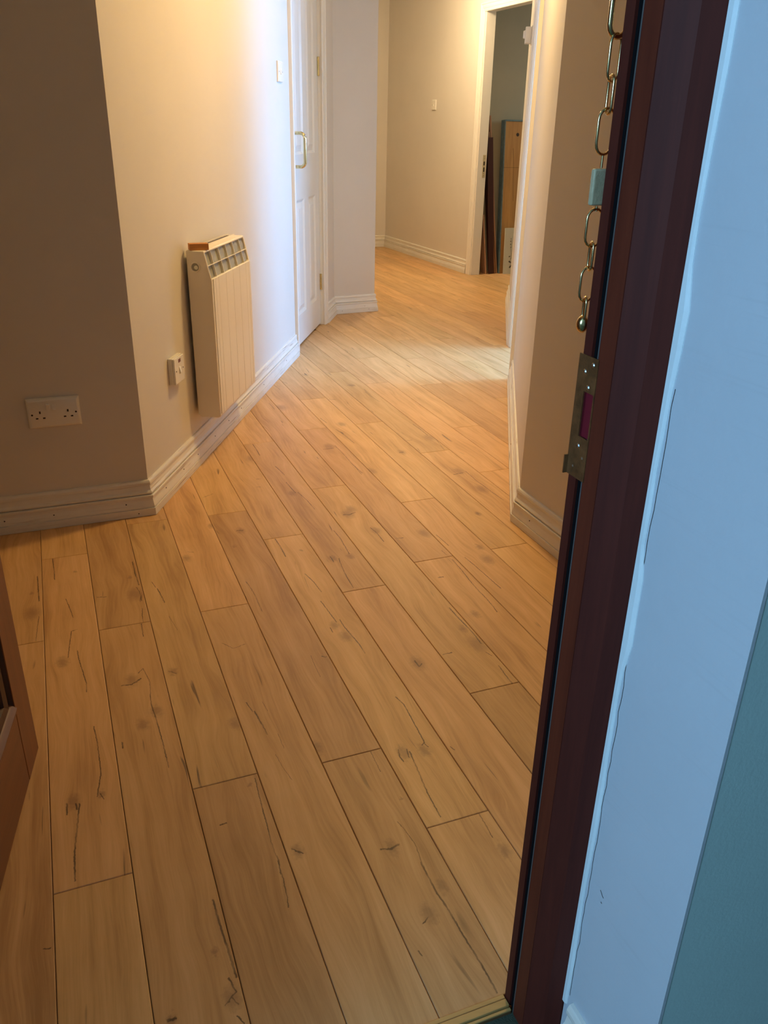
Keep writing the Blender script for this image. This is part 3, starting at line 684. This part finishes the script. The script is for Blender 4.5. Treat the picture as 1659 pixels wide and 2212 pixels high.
# keep
bm = bmesh.new()
def ub(bm, u0, u1, v0, v1, z0, z1): prism(bm, [UV(u0, v0), UV(u1, v0), UV(u1, v1), UV(u0, v1)], z0, z1)
ub(bm, -.0016, -.0002, .0035, -.0100, .822, .947); ub(bm, -.0016, -.0002, -.0100, -.0278, .822, .866); ub(bm, -.0016, -.0002, -.0100, -.0278, .912, .947)
ub(bm, -.0016, -.0002, -.0262, -.0278, .866, .912); ub(bm, -.0060, -.0016, .0035, .0020, .822, .842)
kp = link('lock_keep', bm, M['oldbrass'], t4); kp['label'] = 'tarnished brass lock keep plate'
bm = bmesh.new(); ub(bm, .0000, .0060, -.0100, -.0262, .8665, .9115); link('bolt_recess', bm, M['maroon'], t4)
for v, z in ((-.008, .931), (-.020, .940), (-.012, .856), (-.020, .845), (-.006, .832), (-.016, .917)):
    bm = bmesh.new(); c = UV(-.0016, v); cyl(bm, (*c, z), (-E1.x, -E1.y, 0), .0026, .0009, 12, .0016); link('screw', bm, M['steel'] if z > .85 else M['oldbrass'], kp)

# ------------------------------------------------------------------ threshold strip (two grooves)
t5 = thing('threshold_strip', 'yellow oak reducer strip with two grooves across the entrance threshold', 'threshold', Matrix.Identity(4))
for nm, v0, v1, zt in (('strip_edge', .0030, -.0035, .0050), ('strip_centre', -.0048, -.0155, .0060), ('strip_edge', -.0168, -.0215, .0035)):
    bm = bmesh.new(); prism(bm, [UV(-.798, v0), UV(-.0012, v0), UV(-.0012, v1), UV(-.798, v1)], 0.0004, zt)
    o = link(nm, bm, M['strip'], None, bevel=.0008); o.parent = t5
bm = bmesh.new(); prism(bm, [UV(-.798, .0028), UV(-.0014, .0028), UV(-.0014, -.0210), UV(-.798, -.0210)], -.0055, .0003)
link('strip_core', bm, M['sub'], t5)

# ------------------------------------------------------------------ panel heater
HP = W2p(0.475)
hm = wall_mtx(HP, N2, 0.0)
ht = thing('panel_heater', 'slim cream wall heater with slanted top grille on the left hall wall', 'heater', hm)
HW, HB, HF, Z0, Z1 = 0.474, -0.014, -0.102, 0.176, 0.759
prof = [(HB, Z0 + .012), (HB, Z1), (HF + .026, Z1), (HF + .004, Z1 - .098), (HF + .004, Z0 + .004), (HF + .014, Z0), (HB - .012, Z0)]
bm = bmesh.new(); sweep(bm, prof, lambda c: (0, c[0], c[1]), lambda c: (HW, c[0], c[1]))
bm.normal_update()
# recess for the grille in the slanted face, slots in the top
sl = min((f for f in bm.faces if abs(f.normal.z) < .6 and abs(f.normal.z) > .1 and f.calc_center_median().z > .6 and abs(f.normal.x) < .1), key=lambda f: f.calc_center_median().y)
r = bmesh.ops.inset_individual(bm, faces=[sl], thickness=.0105)
nrm = sl.normal.copy(); r2 = bmesh.ops.extrude_discrete_faces(bm, faces=[sl])
fi = r2['faces'][0]; gv = [v.co.copy() for v in fi.verts]
s_out = -1 if nrm.y > 0 else 1
bmesh.ops.translate(bm, verts=fi.verts[:], vec=-nrm * s_out * .014)
link('casing', bm, M['heater'], ht, bevel=.013)
# baffle behind grille
n_ = Vector((0, nrm.y, nrm.z)) * s_out
xs = sorted({round(v.x, 4) for v in gv}); gx0, gx1 = min(v.x for v in gv), max(v.x for v in gv)
top = max(gv, key=lambda v: v.z); bot = min(gv, key=lambda v: v.z)
pt = Vector((0, top.y, top.z)); pb = Vector((0, bot.y, bot.z)); sd = (pt - pb)
def gp(x, t, d): return Vector((x, 0, 0)) + pb + sd * t + n_ * d
def gbar(bm, x0, x1, t0, t1, d0, d1):
    c = [gp(x, t, d) for d in (d0, d1) for x, t in ((x0, t0), (x1, t0), (x1, t1), (x0, t1))]
    v = [bm.verts.new(q) for q in c]
    for f in ((0,3,2,1),(4,5,6,7),(0,1,5,4),(1,2,6,5),(2,3,7,6),(3,0,4,7)): bm.faces.new([v[i] for i in f])
bm = bmesh.new()
NB = 24; ring = None
for i in range(NB + 1):      # dished foil-like baffle
    x = gx0 + .004 + (gx1 - gx0 - .008) * i / NB
    row = [bm.verts.new(gp(x, t, -.0105 + .0035 * math.cos(2 * math.pi * (i % 4) / 4) * math.sin(math.pi * t * 2) ** 2)) for t in (0.0, .12, .25, .38, .5, .62, .75, .88, 1.0)]
    if ring:
        for k in range(8): bm.faces.new((ring[k], ring[k+1], row[k+1], row[k]))
    ring = row
link('baffle', bm, M['baffle'], ht, smooth=True)
bm = bmesh.new()
WX = gx1 - gx0
cols = [gx0 + WX * q for q in (.135, .318, .500, .682, .865)]
for x in cols: gbar(bm, x - .0016, x + .0016, 0, 1, -.009, -.0012)
gbar(bm, gx0, gx1, .485, .515, -.009, -.0008)
link('grille', bm, M['heater'], ht)
# front sheet in strips, joints show as vertical lines
zt = pb.z - .0015
strips = [0.010, 0.052] + [x for x in cols[0:]] + [HW - .045, HW - .010]
strips = sorted(set([.011, .036] + cols + [HW - .034, HW - .011]))
bm = bmesh.new()
for a, b in zip(strips[:-1], strips[1:]):
    box(bm, a + .0007, b - .0007, HF + .0015, HF + .0042, Z0 + .013, zt)
link('front_panel', bm, M['heater'], ht, bevel=.0008)
# back louvre on the top, dark slots
bm = bmesh.new()
for i in range(7): box(bm, .12 + .047 * i, .12 + .047 * i + .043, HB - .022, HB - .006, Z1 - .002, Z1 + .0008)
link('top_slot', bm, M['hole'], ht)
bm = bmesh.new(); box(bm, .10, .465, HB - .029, HB - .023, Z1 - .001, Z1 + .004); box(bm, .10, .465, HB - .005, HB, Z1 - .001, Z1 + .005)
link('top_rib', bm, M['heater'], ht)
# round knob recess on the left end
bm = bmesh.new()
cc = Vector((0, HB - .030, .706)); R_ = .0150
pts = [cc + Vector((-.0010, math.cos(t) * R_, math.sin(t) * R_)) for t in [2 * math.pi * i / 28 for i in range(28)]]
tube.ref = Vector((1, 0, 0)); tube(bm, pts, .0022, 8, closed=True); tube.ref = None
kr = link('knob_ring', bm, M['heater'], ht, smooth=True)
bm = bmesh.new(); cyl(bm, cc + Vector((-.0004, 0, 0)), (-1, 0, 0), .0135, .0004, 28)
link('knob_recess', bm, M['baffle'], ht)
bm = bmesh.new(); cyl(bm, cc + Vector((-.0009, -.003, -.001)), (-1, 0, 0), .0068, .0012, 20); link('knob', bm, M['steel'], ht)
for z in (.28, .62):
    link('bracket', B(.06, HW - .06, HB - .0005, -.0002, z, z + .03), M['steel'], ht)
# little louvre ticks under the left end
bm = bmesh.new()
for i in range(3): box(bm, .006 + i * .0, .0075, HB - .022 - i * .007, HB - .0195 - i * .007, Z0 - .0004, Z0 + .006)
link('vent_tick', bm, M['hole'], ht)

# block on top of the heater
bk = B(0, .062, 0, .030, 0, .021)
bmx = hm @ Matrix.Translation((-.022, -.052, Z1 + .0055)) @ Matrix.Rotation(math.radians(-62), 4, 'Z')
blk = link('wooden_block', B(0, .064, -.016, .016, 0, .021), M['cork'], None, bevel=.0012); blk.matrix_world = hm @ Matrix.Translation((.012, -.022, Z1 + .0004)) @ Matrix.Rotation(math.radians(-60), 4, 'Z'); bk.free()
tag(blk, 'small orange-brown wooden block lying on top of the wall heater', 'block')

# ------------------------------------------------------------------ double socket on the near left wall
W1F = isect(f1, E1, cA - E1 * 0.2585, E2)
sm = wall_mtx(cA - E1 * 0.2445, -E2, 0.366)
so = thing('double_socket', 'white double wall socket with two switches on the near brown-shaded wall', 'socket', sm)
def plate(parent, w, h, d, mat='plastic', cut=.006):
    bm = bmesh.new(); ring = None
    for ins, y in ((0, -.0002), (0, -d * .45), (cut * .35, -d * .8), (cut, -d)):
        row = [bm.verts.new(c) for c in ((-w/2+ins, y, -h/2+ins), (w/2-ins, y, -h/2+ins), (w/2-ins, y, h/2-ins), (-w/2+ins, y, h/2-ins))]
        if ring:
            for i in range(4): bm.faces.new((ring[i], ring[(i+1) % 4], row[(i+1) % 4], row[i]))
        else: bm.faces.new(row[::-1])
        ring = row
    bm.faces.new(ring); return link('plate', bm, M[mat], parent, bevel=.0015)
plate(so, .147, .090, .0125, cut=.008)
def dark(parent, x, z, w, h, y, name='pin_hole', mat='hole'):
    return link(name, B(x - w/2, x + w/2, y - .0003, y + .0001, z - h/2, z + h/2), M[mat], parent)
for s in (-1, 1):
    cx = s * .0385
    dark(so, cx, .004, .0042, .0075, -.0126); dark(so, cx - .0098, -.0135, .0068, .0040, -.0126); dark(so, cx + .0098, -.0135, .0068, .0040, -.0126)
    bm = bmesh.new(); cyl(bm, (s * .0605, -.0124, -.002), (0, -1, 0), .0028, .0006, 12); link('screw', bm, M['hole'], so)
for x, tl in ((-.0145, 0), (.0015, 1)):
    bm = bmesh.new(); x0, x1 = x - .0045, x + .0045; zc = .018
    a = [(-.0122, zc + .010), (-.0165 if not tl else -.0128, zc + .008), (-.0128 if not tl else -.0172, zc - .009), (-.0122, zc - .010)]
    sweep(bm, a, lambda c: (x0, c[0], c[1]), lambda c: (x1, c[0], c[1])); link('rocker_switch', bm, M['plastic'], so, bevel=.0008)

# fused spur beside the heater, on the left hall wall
sm = wall_mtx(W2p(.307), N2, .397)
fs = thing('fused_switch', 'white heater switch with dark neon window on the wall left of the heater', 'switch', sm)
link('back_box', B(-.0445, .0445, -.0160, -.0002, -.0445, .0445), M['plastic'], fs, bevel=.002)
link('plate', B(-.0430, .0430, -.0235, -.0162, -.0430, .0430), M['plastic'], fs, bevel=.002)
dark(fs, .003, .030, .020, .011, -.0236, 'neon', 'neon')
bm = bmesh.new(); sweep(bm, [(-.0234, .010), (-.0248, .008), (-.0285, -.011), (-.0234, -.013)], lambda c: (-.004, c[0], c[1]), lambda c: (.008, c[0], c[1])); link('rocker_switch', bm, M['plastic'], fs, bevel=.0006)
for x in (-.031, .031):
    bm = bmesh.new(); cyl(bm, (x, -.0234, 0), (0, -1, 0), .0025, .0006, 12); link('screw', bm, M['hole'], fs)

# light switch near the closet door
def light_switch(name, mtx, label, w=.086, h=.086):
    t = thing(name, label, 'switch', mtx)
    plate(t, w, h, .0095, cut=.003)
    bm = bmesh.new(); sweep(bm, [(-.0094, .012), (-.0105, .010), (-.0140, -.010), (-.0094, -.012)], lambda c: (-.006, c[0], c[1]), lambda c: (.006, c[0], c[1])); link('rocker_switch', bm, M['plastic'], t, bevel=.0006)
    for x in (-w * .36, w * .36):
        bm = bmesh.new(); cyl(bm, (x, -.0094, 0), (0, -1, 0), .0025, .0006, 12); link('screw', bm, M['hole'], t)
    return t
light_switch('light_switch', wall_mtx(W2p(1.905), N2, 1.372), 'white light switch on the daylit wall left of the closet door')
light_switch('light_switch', wall_mtx(Fp(-.790), NF, 1.348), 'small white light switch alone on the far wall left of the far doorway', .080, .082)

# room thermostat on the right wall before the far doorway
tm = wall_mtx(Rp(2.95), -N2, 1.635)
th = thing('thermostat', 'white box thermostat with round dial jutting out beside the far doorway', 'thermostat', tm)
link('back_plate', B(-.040, .040, -.012, -.0002, -.045, .045), M['plastic'], th, bevel=.002)
link('cover', B(-.036, .036, -.046, -.0122, -.041, .041), M['plastic'], th, bevel=.004)
bm = bmesh.new(); cyl(bm, (0, -.0462, .004), (0, -1, 0), .022, .011, 24, .018); link('dial', bm, M['plastic'], th)

# ------------------------------------------------------------------ door chain hanging behind the entrance frame
cp = UV(.0005, .0080)
ch = thing('door_chain', 'brass door chain hanging down the inner edge of the dark frame', 'chain', Matrix.Translation((cp.x, cp.y, 0)))
def chain_link(name, zc, ln, wd, ang, r=.0013):
    bm = bmesh.new(); pts = []; h = ln / 2 - wd / 2
    for i in range(9): t = math.pi * i / 8; pts.append(Vector((math.cos(t) * wd / 2, 0, h + math.sin(t) * wd / 2)))
    for i in range(9): t = math.pi + math.pi * i / 8; pts.append(Vector((math.cos(t) * wd / 2, 0, -h + math.sin(t) * wd / 2)))
    rot = Matrix.Rotation(ang, 3, 'Z')
    tube.ref = rot @ Vector((0, 1, 0)); tube(bm, [rot @ p + Vector((0, 0, zc)) for p in pts], r, 8, closed=True); tube.ref = None
    return link(name, bm, M['brass'], ch, smooth=True)
AX = math.atan2(E1.y, E1.x)
bm = bmesh.new(); tube(bm, [(0, 0, 1.262), (0, 0, 1.2465)], .0032, 12); link('chain_end', bm, M['brass'], ch)
zz = 1.2315; up_ = [(1.2315, .034, .017, AX, .0024, -.003), (1.199, .036, .0150, AX + .35, .0013, -.002), (1.171, .030, .0110, AX + 1.35, .0013, 0), (1.142, .037, .0180, AX + .1, .0014, -.003)]
for z, ln, wd, an, r, _ in up_: chain_link('chain_link', z, ln, wd, an, r)
bm = bmesh.new(); box(bm, -.0085, .0085, -.0030, .0030, 1.081, 1.112)
o = link('slide_plate', bm, M['oldbrass'], ch, bevel=.0018); o.matrix_local = Matrix.Rotation(AX, 4, 'Z')
o.data.materials[0] = M['dullbrass']
bm = bmesh.new(); tube(bm, [(0, 0, 1.124), (0, 0, 1.1125)], .0012, 8); link('chain_pin', bm, M['brass'], ch)
bm = bmesh.new(); tube(bm, [(0, 0, 1.0805), (0, 0, 1.0760)], .0012, 8); link('chain_pin', bm, M['brass'], ch)
for z, ln, wd, an in ((1.0615, .033, .0170, AX), (1.0365, .025, .0100, AX + 1.3), (1.0110, .032, .0170, AX + .1), (.9880, .022, .0100, AX + 1.2)):
    chain_link('chain_link', z, ln, wd, an)
bm = bmesh.new(); bmesh.ops.create_uvsphere(bm, u_segments=16, v_segments=10, radius=.0062, matrix=Matrix.Translation((0, 0, .9735)) @ Matrix.Diagonal((1, 1, 1.35, 1)))
link('end_bead', bm, M['brass'], ch, smooth=True)
# hook that holds it, on the back of the frame
bm = bmesh.new(); box(bm, -.006, .012, -.0055, -.0042, 1.255, 1.275); o = link('hook_plate', bm, M['brass'], ch); o.matrix_local = Matrix.Rotation(AX, 4, 'Z')

# ------------------------------------------------------------------ things stored in the far room
def gm(a, b, z=0.0, rz=0.0):
    p = G0 + E1 * a + E2 * b
    return Matrix.Translation((p.x, p.y, z)) @ Matrix.Rotation(AX + rz, 4, 'Z')
LEAN = math.radians(-4.0)
pk = thing('laminate_pack', 'tall pack of oak laminate in blue wrapping leaning in the far doorway', 'laminate pack', gm(-.045, -.185) @ Matrix.Rotation(LEAN, 4, 'X'))
link('pack_board', B(.008, .186, -.0012, .004, .0, 1.225), M['oakface'], pk)
bm = bmesh.new()
box(bm, 0, .194, .0045, .062, .0, 1.238)
for a in ((0, .0075, -.004, .0044, 0, 1.238), (.1865, .194, -.004, .0044, 0, 1.238), (.0076, .1864, -.004, .0044, 1.2255, 1.238)): box(bm, *a)
link('wrapping', bm, M['bluewrap'], pk, bevel=.002)
link('board_joint', B(.009, .185, -.0015, -.0013, .868, .870), M['hole'], pk)
bm = bmesh.new(); cyl(bm, (.125, -.0012, 1.125), (0, -1, 0), .014, .0004, 14); link('knot', bm, M['hole'], pk).scale = (1, 1, 1)
bm = bmesh.new()
for a, b in (((.105, .72), (.100, .84)), ((.100, .84), (.098, .90)), ((.098, .90), (.088, 1.02)), ((.105, .72), (.112, .60))):
    va, vb = Vector((a[0], -.0016, a[1])), Vector((b[0], -.0016, b[1])); w_ = Vector((.0011, 0, 0))
    bm.faces.new([bm.verts.new(q) for q in (va - w_, va + w_, vb + w_, vb - w_)])
link('crack', bm, M['hole'], pk)
wp = thing('picture_panel', 'white panel printed with grey leafy sprigs, in front of the laminate pack', 'panel', gm(-.022, -.225) @ Matrix.Rotation(math.radians(-3), 4, 'X'))
link('board', B(0, .30, 0, .012, 0, .385), M['panelw'], wp, bevel=.001)
bm = bmesh.new()
def strip(bm, pts, wd):
    for (ax, az), (bx, bz) in zip(pts[:-1], pts[1:]):
        a, b = Vector((ax, -.0006, az)), Vector((bx, -.0006, bz)); n = Vector(((b - a).z, 0, -(b - a).x)).normalized() * wd / 2
        bm.faces.new([bm.verts.new(q) for q in (a - n, a + n, b + n, b - n)])
strip(bm, [(.070, .065), (.062, .12), (.070, .17), (.060, .215), (.066, .25), (.060, .295)], .0022)
strip(bm, [(.062, .12), (.085, .15), (.098, .19), (.108, .215), (.100, .255)], .0018)
strip(bm, [(.098, .19), (.090, .165)], .0016); strip(bm, [(.104, .15), (.118, .19), (.122, .235)], .0018)
link('stem', bm, M['ink'], wp)
for x, z, r, an in ((.066, .062, .013, .9), (.060, .102, .013, -.5), (.054, .148, .008, .5), (.097, .145, .009, 1.1), (.088, .172, .007, -.6), (.063, .225, .006, .4), (.058, .250, .006, 2.2), (.059, .275, .006, .4), (.060, .296, .005, 1.5), (.112, .208, .007, .6), (.098, .262, .008, -.2), (.120, .165, .008, .4), (.124, .24, .007, .8)):
    bm = bmesh.new(); vs = []
    for i in range(12):
        t = 2 * math.pi * i / 12; px, pz = math.cos(t) * r * 1.15, math.sin(t) * r * .55 * (1 - .3 * math.cos(t))
        vs.append(bm.verts.new((x + px * math.cos(an) - pz * math.sin(an), -.0006, z + px * math.sin(an) + pz * math.cos(an))))
    bm.faces.new(vs); link('leaf_print', bm, M['ink'], wp)
# trims and boards leaning to the left of the pack
def lean_board(label, a, b, w_, t_, hgt, ang, mat, rz=0.0):
    o = link('leaning_board', B(0, t_, 0, w_, 0, hgt), M[mat], None, bevel=.001)
    o.matrix_world = gm(a, b, 0.0, rz) @ Matrix.Rotation(ang, 4, 'Y')
    return tag(o, label, 'board', 'boards leaning in the far room')
L_ = math.radians(-7.4)
lean_board('pale brown board, rightmost and tallest of the leaning boards', -.064, -.165, .09, .014, 1.27, L_, 'boardb')
lean_board('thin reddish board just left of the tallest leaning board', -.080, -.168, .09, .009, 1.15, L_, 'boardb')
lean_board('narrow dark board wedged between maroon and brown ones', -.094, -.166, .09, .010, 1.08, L_, 'boardm')
lean_board('wide maroon board facing the doorway among the leaning boards', -.146, -.188, .012, .052, 1.10, math.radians(-5.2), 'boardm')
lean_board('short brown board at the far left beside the door lining', -.176, -.180, .09, .012, .50, math.radians(-7), 'boardb')

# ------------------------------------------------------------------ ceiling lamps
def ceiling_lamp(loc, label, power, power2, rad, warm):
    t = thing('ceiling_lamp', label, 'lamp', Matrix.Translation((loc[0], loc[1], CEIL)))
    bm = bmesh.new(); cyl(bm, (0, 0, -.0004), (0, 0, -1), .075, .018, 32, .068); link('lamp_base', bm, M['plastic'], t)
    bm = bmesh.new(); bmesh.ops.create_uvsphere(bm, u_segments=28, v_segments=14, radius=.105, matrix=Matrix.Translation((0, 0, -.058)) @ Matrix.Diagonal((1, 1, .38, 1)))
    sh_ = link('lamp_shade', bm, M['glow'], t, smooth=True); sh_.visible_shadow = True
    l = D.lights.new('lamp_bulb', 'AREA'); l.shape = 'DISK'; l.size = rad * 2; l.energy = power; l.color = warm
    lp = D.lights.new('lamp_bulb', 'POINT'); lp.energy = power2; lp.color = warm; lp.shadow_soft_size = rad
    op = D.objects.new('lamp_bulb', lp); COL.objects.link(op); op.parent = t; op.location = (0, 0, -.20)
    o = D.objects.new('lamp_bulb', l); COL.objects.link(o); o.parent = t; o.location = (0, 0, -.105)
ceiling_lamp(LAMP1, 'round opal ceiling lamp above the heater end of the hall', 22, 3.4, .08, WARM)
ceiling_lamp(LAMP2, 'round opal ceiling lamp near the far doorway', 6, 33, .08, WARM2)
